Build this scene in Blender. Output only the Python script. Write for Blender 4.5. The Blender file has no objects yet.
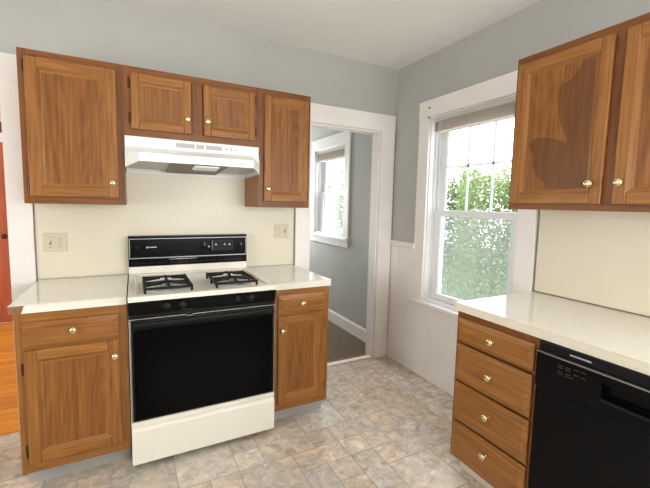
import bpy, math, random
from mathutils import Vector, Matrix
random.seed(7)
S = bpy.context.scene
COL = S.collection
R = math.radians
# ------------------------------------------------------------------ camera
cam_d = bpy.data.cameras.new('camera'); cam = bpy.data.objects.new('camera', cam_d); COL.objects.link(cam)
S.camera = cam
F_PX, YAW, PITCH, ROLL = 368.69, R(27.444), R(-5.438), R(1.260)
cam_d.sensor_width = 36; cam_d.lens = 36*F_PX/650
cam_d.shift_x = -(325.14-325)/650; cam_d.shift_y = (239.56-244)/650
cam_d.clip_start = .05
fw = Vector((math.sin(YAW)*math.cos(PITCH), math.cos(YAW)*math.cos(PITCH), math.sin(PITCH)))
rt = Vector((math.cos(YAW), -math.sin(YAW), 0)); up = rt.cross(fw)
r2 = rt*math.cos(ROLL)+up*math.sin(ROLL); u2 = -rt*math.sin(ROLL)+up*math.cos(ROLL)
m = Matrix((r2, u2, -fw)).transposed().to_4x4(); m.translation = Vector((.0394, -2.7027, 1.3977))
cam.matrix_world = m
# ------------------------------------------------------------------ world, window portals and added fill lamps
world = bpy.data.worlds.new('sky'); S.world = world; world.use_nodes = True
wn = world.node_tree; wn.nodes.clear()
wo = wn.nodes.new('ShaderNodeOutputWorld'); bg = wn.nodes.new('ShaderNodeBackground')
bg.inputs[0].default_value = (.93, .97, 1, 1); bg.inputs[1].default_value = 6.5
wn.links.new(bg.outputs[0], wo.inputs[0])
def area(name, loc, direction, sx, sy, power, color=(1, 1, 1), portal=False):
    l = bpy.data.lights.new(name, 'AREA'); l.shape = 'RECTANGLE'; l.size = sx; l.size_y = sy
    l.energy = power; l.color = color
    if portal: l.cycles.is_portal = True
    o = bpy.data.objects.new(name, l); COL.objects.link(o); o.location = loc
    o.rotation_euler = Vector(direction).to_track_quat('-Z', 'Z').to_euler()
    return o
area('window_portal', (2.32, -.85, 1.37), (-1, 0, 0), .8, 1.46, 1, portal=True)
area('window_portal', (2.32, 1.24, 1.56), (-1, 0, 0), .8, 1.02, 1, portal=True)
area('added_fill_front', (1.05, -4.46, 1.45), (-.1, 1, .75), 1.7, 1.25, 42, (1, .97, .93))  # unseen fill lamp behind the camera, added and tilted up towards the ceiling
area('added_fill_right_rear', (2.33, -3.35, 1.45), (-1, 0, .75), .95, 1.25, 48, (1, .98, .95))  # added lamp out of view on the right, brightens the left-hand fronts
area('added_fill_left', (-1.86, -1.75, 1.5), (1, 0, .3), .8, 1.2, 26, (1, .97, .93))  # fill lamp added beyond the left wall to lift the right side
area('added_fill_pantry', (1.65, 2.76, 1.5), (0, -1, .1), .6, 1.1, 38, (.97, .98, 1))  # made-up source past the small room's end wall, brightens that room
area('added_fill_hall', (-3.36, 1.3, 1.4), (1, 0, -.25), 1.3, 1.5, 60, (1, .95, .86))  # invented lamp outside the left-hand room, lights its floor
S.view_settings.view_transform = 'Standard'; S.view_settings.look = 'None'
S.view_settings.gamma = 1; S.view_settings.use_curve_mapping = False
S.view_settings.exposure = -0.23

# ------------------------------------------------------------------ materials
def newmat(name):
    mt = bpy.data.materials.new(name); mt.use_nodes = True
    nt = mt.node_tree; b = nt.nodes['Principled BSDF']
    return mt, nt, b
def N(nt, t, **kw):
    n = nt.nodes.new(t)
    for k, v in kw.items(): setattr(n, k, v)
    return n
def simple(name, col, rough=.5, metal=0, bump=0, bscale=200, spec=.5, var=0, vscale=6, coat=0):
    mt, nt, b = newmat(name)
    b.inputs['Base Color'].default_value = (*col, 1); b.inputs['Roughness'].default_value = rough
    b.inputs['Metallic'].default_value = metal; b.inputs['Specular IOR Level'].default_value = spec
    b.inputs['Coat Weight'].default_value = coat
    tc = N(nt, 'ShaderNodeTexCoord')
    if var:
        n = N(nt, 'ShaderNodeTexNoise'); n.inputs['Scale'].default_value = vscale; n.inputs['Detail'].default_value = 4
        nt.links.new(tc.outputs['Object'], n.inputs['Vector'])
        cr = N(nt, 'ShaderNodeValToRGB'); cr.color_ramp.elements[0].position = .3; cr.color_ramp.elements[1].position = .7
        cr.color_ramp.elements[0].color = (*[c*(1-var) for c in col], 1); cr.color_ramp.elements[1].color = (*[min(1, c*(1+var*.6)) for c in col], 1)
        nt.links.new(n.outputs[0], cr.inputs[0]); nt.links.new(cr.outputs[0], b.inputs['Base Color'])
    if bump:
        n = N(nt, 'ShaderNodeTexNoise'); n.inputs['Scale'].default_value = bscale
        nt.links.new(tc.outputs['Object'], n.inputs['Vector'])
        bp = N(nt, 'ShaderNodeBump'); bp.inputs['Strength'].default_value = bump; bp.inputs['Distance'].default_value = .002
        nt.links.new(n.outputs[0], bp.inputs['Height']); nt.links.new(bp.outputs[0], b.inputs['Normal'])
    return mt
def oak(name, axis, light, dark, rough=.36, figure=1.0):
    """oak with the grain running along one axis (0,1,2) of the object"""
    mt, nt, b = newmat(name)
    tc = N(nt, 'ShaderNodeTexCoord'); oi = N(nt, 'ShaderNodeObjectInfo')
    mul = N(nt, 'ShaderNodeMath', operation='MULTIPLY'); mul.inputs[1].default_value = 37
    nt.links.new(oi.outputs['Random'], mul.inputs[0])
    add = N(nt, 'ShaderNodeVectorMath', operation='ADD')
    nt.links.new(tc.outputs['Object'], add.inputs[0]); nt.links.new(mul.outputs[0], add.inputs[1])
    def stretched(across, along, scale, detail, dist=0):
        mp = N(nt, 'ShaderNodeMapping'); s = [across]*3; s[axis] = along
        mp.inputs['Scale'].default_value = s
        nt.links.new(add.outputs[0], mp.inputs['Vector'])
        n = N(nt, 'ShaderNodeTexNoise'); n.inputs['Scale'].default_value = scale; n.inputs['Detail'].default_value = detail
        n.inputs['Distortion'].default_value = dist
        nt.links.new(mp.outputs[0], n.inputs['Vector']); return n
    big = stretched(3.6, .42, 1.5, 1.5, .15)
    k = N(nt, 'ShaderNodeMath', operation='MULTIPLY'); k.inputs[1].default_value = 130
    nt.links.new(big.outputs[0], k.inputs[0])
    sn = N(nt, 'ShaderNodeMath', operation='SINE'); nt.links.new(k.outputs[0], sn.inputs[0])
    ring = N(nt, 'ShaderNodeMapRange'); ring.inputs['From Min'].default_value = -1; ring.inputs['From Max'].default_value = 1
    nt.links.new(sn.outputs[0], ring.inputs['Value'])
    fib = stretched(60, 2.6, 1.5, 4)
    mid = stretched(12, 1.0, 1.2, 3)
    a1 = N(nt, 'ShaderNodeMath', operation='MULTIPLY'); a1.inputs[1].default_value = .075*figure; nt.links.new(ring.outputs[0], a1.inputs[0])
    a2 = N(nt, 'ShaderNodeMath', operation='MULTIPLY_ADD'); a2.inputs[1].default_value = .85; nt.links.new(fib.outputs[0], a2.inputs[0]); nt.links.new(a1.outputs[0], a2.inputs[2])
    a3 = N(nt, 'ShaderNodeMath', operation='MULTIPLY_ADD'); a3.inputs[1].default_value = .42; nt.links.new(mid.outputs[0], a3.inputs[0]); nt.links.new(a2.outputs[0], a3.inputs[2])
    cr = N(nt, 'ShaderNodeValToRGB'); e = cr.color_ramp.elements
    e[0].position = .32; e[0].color = (*light, 1); e[1].position = .93; e[1].color = (*dark, 1)
    nt.links.new(a3.outputs[0], cr.inputs[0]); nt.links.new(cr.outputs[0], b.inputs['Base Color'])
    b.inputs['Roughness'].default_value = rough; b.inputs['Specular IOR Level'].default_value = .35
    bp = N(nt, 'ShaderNodeBump'); bp.inputs['Strength'].default_value = .15; bp.inputs['Distance'].default_value = .001
    nt.links.new(fib.outputs[0], bp.inputs['Height']); nt.links.new(bp.outputs[0], b.inputs['Normal'])
    return mt
OL, OD = (.41, .178, .045), (.185, .068, .014)
M = {}
M['oak_v'] = oak('oak_vertical', 2, OL, OD)
M['oak_h'] = oak('oak_horizontal', 0, OL, OD)
M['oak_panel'] = oak('oak_veneer_panel', 2, (.35, .142, .034), (.15, .052, .010), figure=1.6)
M['oak_patch'] = oak('oak_patch_dark', 2, (.20, .078, .021), (.105, .036, .009), figure=1.2)
M['oak_frame'] = oak('oak_face_frame', 2, (.27, .098, .021), (.12, .038, .007))
M['oak_frame_h'] = oak('oak_face_rail', 0, (.27, .098, .021), (.12, .038, .007))
M['wall'] = simple('painted_wall_grey_green', (.46, .462, .43), .75, bump=.05, var=.04, vscale=2)
M['wall_cream'] = simple('painted_wall_cream', (.72, .64, .50), .8, var=.04)
M['ceiling'] = simple('ceiling_paint', (.86, .84, .81), .85, bump=.04)
M['trim'] = simple('white_trim_paint', (.86, .82, .78), .38, bump=.05, bscale=40, var=.03)
M['vinyl_white'] = simple('white_window_vinyl', (.86, .87, .88), .3)
M['laminate'] = simple('cream_laminate', (.80, .765, .675), .11, spec=.7, var=.02, vscale=30)
M['splash'] = simple('cream_wall_laminate', (.74, .675, .535), .32, var=.03, vscale=3)
M['splash_strip'] = simple('bronze_joint_strip', (.23, .19, .15), .4, metal=.4)
M['caulk'] = simple('grey_caulk', (.40, .39, .37), .5)
M['edge'] = simple('laminate_front_edge', (.76, .70, .58), .3)
M['core'] = simple('particle_board_core', (.26, .13, .055), .8, var=.3, vscale=120)
M['toe'] = simple('grey_toe_board', (.40, .38, .355), .6, var=.08, vscale=8)
M['black'] = simple('black_enamel', (.003, .003, .0034), .2, spec=.12)
M['blackglass'] = simple('black_oven_glass', (.001, .001, .0012), .14, spec=.06)
M['blackmatte'] = simple('black_plastic', (.005, .005, .0055), .38, spec=.2)
M['iron'] = simple('black_cast_iron', (.006, .006, .006), .5, spec=.25)
M['enamel'] = simple('almond_enamel', (.83, .79, .69), .18, var=.02)
M['chrome'] = simple('chrome', (.75, .75, .75), .18, metal=1)
M['darkchrome'] = simple('brushed_trim', (.30, .295, .28), .35, metal=1)
M['bowl'] = simple('bright_drip_bowl', (.74, .74, .73), .3, metal=.45)
M['alu'] = simple('aluminium', (.60, .59, .58), .35, metal=1, var=.15, vscale=40)
M['brass'] = simple('polished_brass', (.70, .58, .36), .25, metal=1)
M['bronze'] = simple('dark_bronze', (.06, .035, .02), .4, metal=.7)
M['hood'] = simple('white_hood_enamel', (.84, .84, .82), .25)
M['hood_in'] = simple('grey_hood_pan', (.55, .55, .53), .4)
M['vent'] = simple('grey_vent_insert', (.42, .42, .42), .5)
M['ventfin'] = simple('grey_vent_fin', (.55, .55, .55), .5)
M['filter'] = simple('aluminium_mesh_filter', (.20, .19, .17), .5, metal=.5, bump=.6, bscale=300)
M['lens'] = simple('white_lamp_lens', (.9, .9, .88), .3)
M['ivory'] = simple('ivory_plastic', (.64, .58, .41), .35)
M['ivory_dark'] = simple('dark_slot', (.10, .08, .05), .6)
M['mark'] = simple('silver_print', (.50, .50, .50), .5)
M['markdim'] = simple('dim_print', (.05, .05, .05), .5)
M['vinyl_print'] = simple('white_print', (.75, .75, .75), .5)
M['red'] = oak('red_stained_wood', 2, (.50, .14, .075), (.36, .09, .045), rough=.3, figure=.5)
M['darkred'] = simple('dark_red_wood', (.16, .025, .015), .4)
M['carpet'] = simple('taupe_vinyl_floor', (.16, .122, .080), .75, spec=.15, var=.25, vscale=30, bump=.2, bscale=60)
M['soil'] = simple('lawn_ground', (.10, .17, .05), .9, var=.4, vscale=3)
M['bark'] = simple('bark', (.13, .09, .06), .9, var=.3, vscale=20)
M['blind'] = simple('mini_blind_slats', (.70, .62, .56), .5)
M['blind_end'] = simple('blind_end_cap', (.28, .27, .27), .5)
M['cord'] = simple('blind_cord', (.85, .85, .83), .6)
def leaf(name, col):
    mt, nt, b = newmat(name)
    b.inputs['Base Color'].default_value = (*col, 1); b.inputs['Roughness'].default_value = .55
    tr = N(nt, 'ShaderNodeBsdfTranslucent'); tr.inputs[0].default_value = (col[0]*1.1, col[1]*1.15, col[2]*.8, 1)
    mx = N(nt, 'ShaderNodeMixShader'); mx.inputs[0].default_value = .4
    nt.links.new(b.outputs[0], mx.inputs[1]); nt.links.new(tr.outputs[0], mx.inputs[2])
    nt.links.new(mx.outputs[0], nt.nodes['Material Output'].inputs[0]); return mt
def translucent(name, col, f):
    mt, nt, b = newmat(name); b.inputs['Base Color'].default_value = (*col, 1); b.inputs['Roughness'].default_value = .5
    tr = N(nt, 'ShaderNodeBsdfTranslucent'); tr.inputs[0].default_value = (*col, 1)
    mx = N(nt, 'ShaderNodeMixShader'); mx.inputs[0].default_value = f
    nt.links.new(b.outputs[0], mx.inputs[1]); nt.links.new(tr.outputs[0], mx.inputs[2]); nt.links.new(mx.outputs[0], nt.nodes['Material Output'].inputs[0]); return mt
M['muntin'] = translucent('translucent_muntin', (.86, .90, .95), .42)
M['blind'] = translucent('mini_blind_slats', (.94, .90, .87), .7)
M['leaf_a'] = leaf('leaf_green', (.17, .235, .11)); M['leaf_b'] = leaf('leaf_pale_green', (.29, .37, .16)); M['leaf_c'] = leaf('leaf_dark_green', (.09, .15, .075))
def glass():
    mt, nt, b = newmat('window_glass'); nt.nodes.remove(b)
    t = N(nt, 'ShaderNodeBsdfTransparent'); t.inputs[0].default_value = (.97, .97, .97, 1)
    g = N(nt, 'ShaderNodeBsdfGlossy'); g.inputs['Roughness'].default_value = .02
    f = N(nt, 'ShaderNodeLayerWeight'); p5 = N(nt, 'ShaderNodeMath', operation='POWER'); p5.inputs[1].default_value = 5
    ma = N(nt, 'ShaderNodeMath', operation='MULTIPLY_ADD'); ma.inputs[1].default_value = .8; ma.inputs[2].default_value = .04
    nt.links.new(f.outputs['Facing'], p5.inputs[0]); nt.links.new(p5.outputs[0], ma.inputs[0])
    mx = N(nt, 'ShaderNodeMixShader'); nt.links.new(ma.outputs[0], mx.inputs[0])
    nt.links.new(t.outputs[0], mx.inputs[1]); nt.links.new(g.outputs[0], mx.inputs[2])
    nt.links.new(mx.outputs[0], nt.nodes['Material Output'].inputs[0]); return mt
M['glass'] = glass()
def screen():
    mt, nt, b = newmat('insect_screen_mesh')
    b.inputs['Base Color'].default_value = (.50, .52, .53, 1); b.inputs['Roughness'].default_value = .8
    t = N(nt, 'ShaderNodeBsdfTransparent'); tl = N(nt, 'ShaderNodeBsdfTranslucent'); tl.inputs[0].default_value = (.5, .52, .53, 1)
    m1 = N(nt, 'ShaderNodeMixShader'); m1.inputs[0].default_value = .5
    nt.links.new(b.outputs[0], m1.inputs[1]); nt.links.new(tl.outputs[0], m1.inputs[2])
    m2 = N(nt, 'ShaderNodeMixShader'); m2.inputs[0].default_value = .34
    nt.links.new(t.outputs[0], m2.inputs[1]); nt.links.new(m1.outputs[0], m2.inputs[2])
    nt.links.new(m2.outputs[0], nt.nodes['Material Output'].inputs[0]); return mt
M['screen'] = screen()
def tile():
    mt, nt, b = newmat('stone_pattern_vinyl')
    at = N(nt, 'ShaderNodeAttribute'); at.attribute_name = 'tile_colour'
    tc = N(nt, 'ShaderNodeTexCoord')
    off = N(nt, 'ShaderNodeVectorMath', operation='MULTIPLY_ADD'); off.inputs[1].default_value = (91, 53, 77)
    nt.links.new(at.outputs['Color'], off.inputs[0]); nt.links.new(tc.outputs['Object'], off.inputs[2])
    n1 = N(nt, 'ShaderNodeTexNoise'); n1.inputs['Scale'].default_value = 17; n1.inputs['Detail'].default_value = 8; n1.inputs['Distortion'].default_value = .7
    n1.inputs['Roughness'].default_value = .62
    nt.links.new(off.outputs[0], n1.inputs['Vector'])
    cr = N(nt, 'ShaderNodeValToRGB'); e = cr.color_ramp.elements
    e[0].position = .33; e[0].color = (.72, .70, .68, 1); e[1].position = .68; e[1].color = (1.27, 1.26, 1.25, 1)
    x = cr.color_ramp.elements.new(.47); x.color = (.92, .92, .92, 1); x = cr.color_ramp.elements.new(.55); x.color = (1.05, 1.03, 1.0, 1)
    nt.links.new(n1.outputs[0], cr.inputs[0])
    n2 = N(nt, 'ShaderNodeTexNoise'); n2.inputs['Scale'].default_value = 6; n2.inputs['Detail'].default_value = 3
    nt.links.new(off.outputs[0], n2.inputs['Vector'])
    hue = N(nt, 'ShaderNodeMixRGB', blend_type='MIX'); hue.inputs[1].default_value = (1.05, .99, .92, 1); hue.inputs[2].default_value = (.99, 1.0, 1.01, 1)
    st = N(nt, 'ShaderNodeMapRange'); st.inputs['From Min'].default_value = .35; st.inputs['From Max'].default_value = .65
    nt.links.new(n2.outputs[0], st.inputs['Value']); nt.links.new(st.outputs[0], hue.inputs[0])
    m1 = N(nt, 'ShaderNodeMixRGB', blend_type='MULTIPLY'); m1.inputs[0].default_value = 1
    m2 = N(nt, 'ShaderNodeMixRGB', blend_type='MULTIPLY'); m2.inputs[0].default_value = 1
    nt.links.new(at.outputs['Color'], m1.inputs[1]); nt.links.new(cr.outputs[0], m1.inputs[2])
    nt.links.new(m1.outputs[0], m2.inputs[1]); nt.links.new(hue.outputs[0], m2.inputs[2])
    nt.links.new(m2.outputs[0], b.inputs['Base Color'])
    b.inputs['Roughness'].default_value = .25; b.inputs['Specular IOR Level'].default_value = .6
    bp = N(nt, 'ShaderNodeBump'); bp.inputs['Strength'].default_value = .35; bp.inputs['Distance'].default_value = .002
    nt.links.new(n1.outputs[0], bp.inputs['Height']); nt.links.new(bp.outputs[0], b.inputs['Normal'])
    return mt
M['tile'] = tile()
M['grout'] = simple('vinyl_grout_line', (.36, .32, .265), .5)
def planks():
    mt, nt, b = newmat('orange_wood_floor')
    tc = N(nt, 'ShaderNodeTexCoord')
    br = N(nt, 'ShaderNodeTexBrick'); br.offset = .37; br.inputs['Scale'].default_value = 1
    br.inputs['Brick Width'].default_value = 1.4; br.inputs['Row Height'].default_value = .083; br.inputs['Mortar Size'].default_value = .0018
    br.inputs['Color1'].default_value = (.80, .34, .045, 1); br.inputs['Color2'].default_value = (.62, .22, .028, 1); br.inputs['Mortar'].default_value = (.18, .05, .01, 1)
    nt.links.new(tc.outputs['Object'], br.inputs['Vector'])
    mp = N(nt, 'ShaderNodeMapping'); mp.inputs['Scale'].default_value = (2.2, 45, 1); nt.links.new(tc.outputs['Object'], mp.inputs['Vector'])
    n = N(nt, 'ShaderNodeTexNoise'); n.inputs['Scale'].default_value = 1; n.inputs['Detail'].default_value = 4; nt.links.new(mp.outputs[0], n.inputs['Vector'])
    cr = N(nt, 'ShaderNodeValToRGB'); cr.color_ramp.elements[0].color = (.6, .55, .5, 1); cr.color_ramp.elements[1].color = (1.25, 1.25, 1.2, 1)
    nt.links.new(n.outputs[0], cr.inputs[0])
    mx = N(nt, 'ShaderNodeMixRGB', blend_type='MULTIPLY'); mx.inputs[0].default_value = 1
    nt.links.new(br.outputs[0], mx.inputs[1]); nt.links.new(cr.outputs[0], mx.inputs[2]); nt.links.new(mx.outputs[0], b.inputs['Base Color'])
    b.inputs['Roughness'].default_value = .3
    return mt
M['planks'] = planks()

# ------------------------------------------------------------------ mesh helpers
class MB:
    def __init__(s): s.v = []; s.f = []; s.m = []; s.mats = []
    def mi(s, mat):
        if mat not in s.mats: s.mats.append(mat)
        return s.mats.index(mat)
    def poly(s, pts, mat):
        i = len(s.v); s.v += [tuple(p) for p in pts]; s.f.append(tuple(range(i, i+len(pts)))); s.m.append(s.mi(mat)); return s
    def box(s, a, b, mat):
        x0, x1 = sorted((a[0], b[0])); y0, y1 = sorted((a[1], b[1])); z0, z1 = sorted((a[2], b[2]))
        i = len(s.v); s.v += [(x0,y0,z0),(x1,y0,z0),(x1,y1,z0),(x0,y1,z0),(x0,y0,z1),(x1,y0,z1),(x1,y1,z1),(x0,y1,z1)]
        for q in ((0,3,2,1),(4,5,6,7),(0,1,5,4),(1,2,6,5),(2,3,7,6),(3,0,4,7)):
            s.f.append(tuple(i+k for k in q)); s.m.append(s.mi(mat))
        return s
    def prism(s, prof, axis, a, b, mat):
        """prof: 2d points on the other two axes in order; extruded along axis"""
        n = len(prof); i = len(s.v)
        for t in (a, b):
            for p in prof:
                q = list(p); q.insert(axis, t); s.v.append(tuple(q))
        k = s.mi(mat)
        s.f.append(tuple(range(i, i+n))); s.m.append(k); s.f.append(tuple(range(i+2*n-1, i+n-1, -1))); s.m.append(k)
        for j in range(n):
            j2 = (j+1) % n; s.f.append((i+j2, i+j, i+n+j, i+n+j2)); s.m.append(k)
        return s
    def lathe(s, prof, c, axis, mat, n=20):
        """prof: (radius, distance along axis) pairs; axis a unit vector"""
        ax = Vector(axis).normalized(); t = Vector((0, 0, 1)) if abs(ax.z) < .9 else Vector((1, 0, 0))
        u = ax.cross(t).normalized(); w = ax.cross(u); c = Vector(c); i = len(s.v); k = s.mi(mat)
        for r, d in prof:
            for j in range(n):
                a = 2*math.pi*j/n; s.v.append(tuple(c+ax*d+(u*math.cos(a)+w*math.sin(a))*r))
        for q in range(len(prof)-1):
            for j in range(n):
                j2 = (j+1) % n; s.f.append((i+q*n+j, i+q*n+j2, i+(q+1)*n+j2, i+(q+1)*n+j)); s.m.append(k)
        s.f.append(tuple(i+j for j in range(n))[::-1]); s.m.append(k)
        s.f.append(tuple(i+(len(prof)-1)*n+j for j in range(n))); s.m.append(k)
        return s
    def tube(s, pts, r, mat, n=8):
        pts = [Vector(p) for p in pts]; i = len(s.v); k = s.mi(mat)
        for q, p in enumerate(pts):
            d = (pts[min(q+1, len(pts)-1)]-pts[max(q-1, 0)]).normalized()
            t = Vector((0, 0, 1)) if abs(d.z) < .9 else Vector((1, 0, 0)); u = d.cross(t).normalized(); w = d.cross(u)
            for j in range(n):
                a = 2*math.pi*j/n; s.v.append(tuple(p+(u*math.cos(a)+w*math.sin(a))*r))
        for q in range(len(pts)-1):
            for j in range(n):
                j2 = (j+1) % n; s.f.append((i+q*n+j, i+q*n+j2, i+(q+1)*n+j2, i+(q+1)*n+j)); s.m.append(k)
        s.f.append(tuple(i+j for j in range(n))[::-1]); s.m.append(k); s.f.append(tuple(i+(len(pts)-1)*n+j for j in range(n))); s.m.append(k)
        return s
    def build(s, name, parent=None, bevel=0, smooth=False, fix=True, seg=2):
        me = bpy.data.meshes.new(name); me.from_pydata(s.v, [], s.f)
        for mt in s.mats: me.materials.append(M[mt])
        for p, k in zip(me.polygons, s.m): p.material_index = k
        if fix:
            import bmesh
            bm = bmesh.new(); bm.from_mesh(me); bmesh.ops.recalc_face_normals(bm, faces=bm.faces); bm.to_mesh(me); bm.free()
        o = bpy.data.objects.new(name, me); COL.objects.link(o)
        if parent: o.parent = parent
        if bevel:
            b = o.modifiers.new('bevel', 'BEVEL'); b.width = bevel; b.segments = seg; b.limit_method = 'ANGLE'; b.angle_limit = R(40)
        if smooth:
            for p in me.polygons: p.use_smooth = True
            sm = o.modifiers.new('split', 'EDGE_SPLIT'); sm.split_angle = R(42)
        me.update(); return o
def tag(o, label=None, cat=None, group=None, kind=None):
    for k, v in (('label', label), ('category', cat), ('group', group), ('kind', kind)):
        if v: o[k] = v
    return o
def thing(name, loc, label, cat, rz=0, group=None, kind=None):
    o = bpy.data.objects.new(name, None); COL.objects.link(o); o.location = loc; o.rotation_euler = (0, 0, rz); o.empty_display_size = .1
    return tag(o, label, cat, group, kind)

W, H = 2.126, 2.582            # right wall, ceiling height
XL, YF = -1.72, -4.30          # left wall and wall behind the camera
# ------------------------------------------------------------------ shell
def wall_box(m_, axis, t0, t1, a0, a1, z0, z1, holes, mat):
    """a wall slab; axis 'x': runs along x, thickness t in y. holes: (a0,a1,z0,z1) sorted"""
    def bx(p0, p1, q0, q1):
        if p1-p0 < 1e-5 or q1-q0 < 1e-5: return
        if axis == 'x': m_.box((p0, t0, q0), (p1, t1, q1), mat)
        else: m_.box((t0, p0, q0), (t1, p1, q1), mat)
    cur = a0
    for h in sorted(holes):
        bx(cur, h[0], z0, z1); bx(h[0], h[1], z0, h[2]); bx(h[0], h[1], h[3], z1); cur = h[1]
    bx(cur, a1, z0, z1)
    return m_
LD = (-1.515, -.585, 0, 2.06); RD = (1.29, 1.963, 0, 2.04)
WIN = (-1.25, -.445, .635, 2.095); PWIN = (.86, 1.62, 1.03, 2.07)
m_ = MB(); wall_box(m_, 'x', 0, .10, XL-.1, W, 0, H, [LD, RD], 'wall')
tag(m_.build('wall_back'), kind='structure')
m_ = MB(); wall_box(m_, 'y', W, W+.16, YF-.1, 2.7, 0, H, [WIN, PWIN, (-3.85, -2.85, .85, 2.05)], 'wall'); tag(m_.build('wall_right'), kind='structure')  # last hole is an added, unseen opening for the right rear lamp
m_ = MB(); wall_box(m_, 'y', XL-.1, XL, YF-.1, 0, 0, H, [(-2.2, -1.3, .85, 2.1)], 'wall'); tag(m_.build('wall_left'), kind='structure')  # opening invented to let the left fill lamp in
m_ = MB(); wall_box(m_, 'x', YF-.1, YF, XL, W, 0, H, [(.2, 1.9, .85, 2.05)], 'wall'); tag(m_.build('wall_front'), kind='structure')  # unseen opening added for the lamp behind the camera
m_ = MB().box((XL-.1, YF-.1, H), (W+.16, .1, H+.1), 'ceiling'); tag(m_.build('ceiling'), kind='structure')
# the room behind the left opening and the small room behind the right one
m_ = MB(); wall_box(m_, 'x', 2.5, 2.6, -3.3, 1.15, 0, H, [(-1.98, -1.16, 0, 2.03)], 'wall_cream'); tag(m_.build('wall_hall'), kind='structure')
m_ = MB(); wall_box(m_, 'y', -3.3, -3.2, .1, 2.5, 0, H, [(.6, 1.9, .7, 2.1)], 'wall_cream'); m_.box((-3.3, 0, 0), (XL-.1, .1, H), 'wall_cream'); tag(m_.build('wall_hall_left'), kind='structure')  # side opening added for the hall lamp
m_ = MB().box((1.15, .1, 0), (1.25, 2.6, H), 'wall'); tag(m_.build('wall_partition'), kind='structure')
m_ = MB(); wall_box(m_, 'x', 2.6, 2.7, 1.25, W, 0, H, [(1.35, 1.95, .95, 2.05)], 'wall'); tag(m_.build('wall_pantry'), kind='structure')  # end-wall opening added for the pantry fill lamp
m_ = MB().box((-3.3, .1, H), (W+.16, 2.7, H+.1), 'ceiling'); tag(m_.build('ceiling'), kind='structure')
m_ = MB().box((-3.3, -.02, -.06), (1.2, 2.6, 0.0), 'planks'); tag(m_.build('floor'), kind='structure')
m_ = MB().box((1.2, .055, -.06), (W, 2.7, 0.0), 'carpet'); tag(m_.build('floor'), kind='structure')

# kitchen floor: printed vinyl of mixed stone squares, one mesh
KX, KY, GX, GY = 1.085, -.765, .1475, .1455
kinds = {'blue': (.57, .525, .47), 'tan': (.585, .51, .425), 'peach': (.64, .55, .455), 'light': (.65, .595, .52), 'grey': (.555, .505, .44), 'brown': (.55, .48, .40)}
fixed = [(0,0,1,1,'peach'),(-1,0,1,1,'tan'),(0,1,1,1,'peach'),(-2,1,2,1,'peach'),(1,0,1,1,'blue'),(1,1,1,1,'peach'),(1,2,1,1,'peach'),
 (2,1,2,2,'blue'),(-3,-1,2,2,'tan'),(-4,1,2,2,'grey'),(-1,2,1,1,'peach'),(0,2,1,2,'blue'),(1,3,2,2,'light'),(-2,2,1,2,'grey'),(1,-2,2,2,'tan'),
 (-1,-2,2,2,'blue'),(-5,1,1,1,'peach'),(-6,1,1,2,'tan'),(-5,2,1,1,'light'),(3,-3,1,1,'peach'),(-4,0,1,1,'light'),(4,1,1,2,'brown'),(3,-1,2,2,'tan'),(3,3,1,1,'tan')]
X0, X1, Y0, Y1 = XL, W, YF, .055
occ = {}; tiles = []
def put(i, j, w, h, k):
    for a in range(w):
        for b in range(h):
            if (i+a, j+b) in occ: return False
    for a in range(w):
        for b in range(h): occ[(i+a, j+b)] = 1
    tiles.append((i, j, w, h, k)); return True
for t in fixed: put(*t)
i0, i1 = math.floor((X0-KX)/GX), math.floor((X1-KX)/GX); j0, j1 = math.floor((KY-Y1)/GY), math.floor((KY-Y0)/GY)
rng = random.Random(21)
for j in range(j0, j1+1):
    for i in range(i0, i1+1):
        if (i, j) in occ: continue
        sz = rng.choice([(2,2),(2,2),(2,2),(2,1),(1,2),(1,1),(1,1)])
        k = rng.choice(['blue','tan','tan','grey','light','peach','brown','grey']) if sz != (1, 1) else rng.choice(['peach','peach','tan','light','blue'])
        if not put(i, j, *sz, k): put(i, j, 1, 1, k)
fm = MB(); cols = []
def addq(x0, x1, y0, y1, z, mat, c):
    x0, x1, y0, y1 = max(x0, X0), min(x1, X1), max(y0, Y0), min(y1, Y1)
    if x1 < 1.35 or z < 0: y1 = min(y1, -.02)
    if z < 0 and x0 > 1.2: y1 = .055
    if x1-x0 < .004 or y1-y0 < .004: return
    fm.poly([(x0,y0,z),(x1,y0,z),(x1,y1,z),(x0,y1,z)], mat); cols.append(c)
g = .0032
for i, j, w, h, k in tiles:
    jt = rng.uniform(.93, 1.07); c = [v*jt for v in kinds[k]]; t = rng.uniform(.99, 1.02)
    addq(KX+i*GX+g, KX+(i+w)*GX-g, KY-(j+h)*GY+g, KY-j*GY-g, 0, 'tile', (c[0]*t, c[1], c[2]/t, 1))
addq(X0, 1.2, Y0, Y1, -.0008, 'grout', (.3, .3, .3, 1)); addq(1.201, X1, Y0, Y1, -.0008, 'grout', (.3, .3, .3, 1))
nf = len(fm.f)
fm.box((X0, Y0, -.05), (X1, -.02, -.002), 'grout')
fo = fm.build('floor', fix=False); tag(fo, kind='structure')
ca = fo.data.color_attributes.new('tile_colour', 'FLOAT_COLOR', 'CORNER')
for p in fo.data.polygons:
    c = cols[p.index] if p.index < nf else (.3, .3, .3, 1)
    for li in p.loop_indices: ca.data[li].color = c

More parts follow.
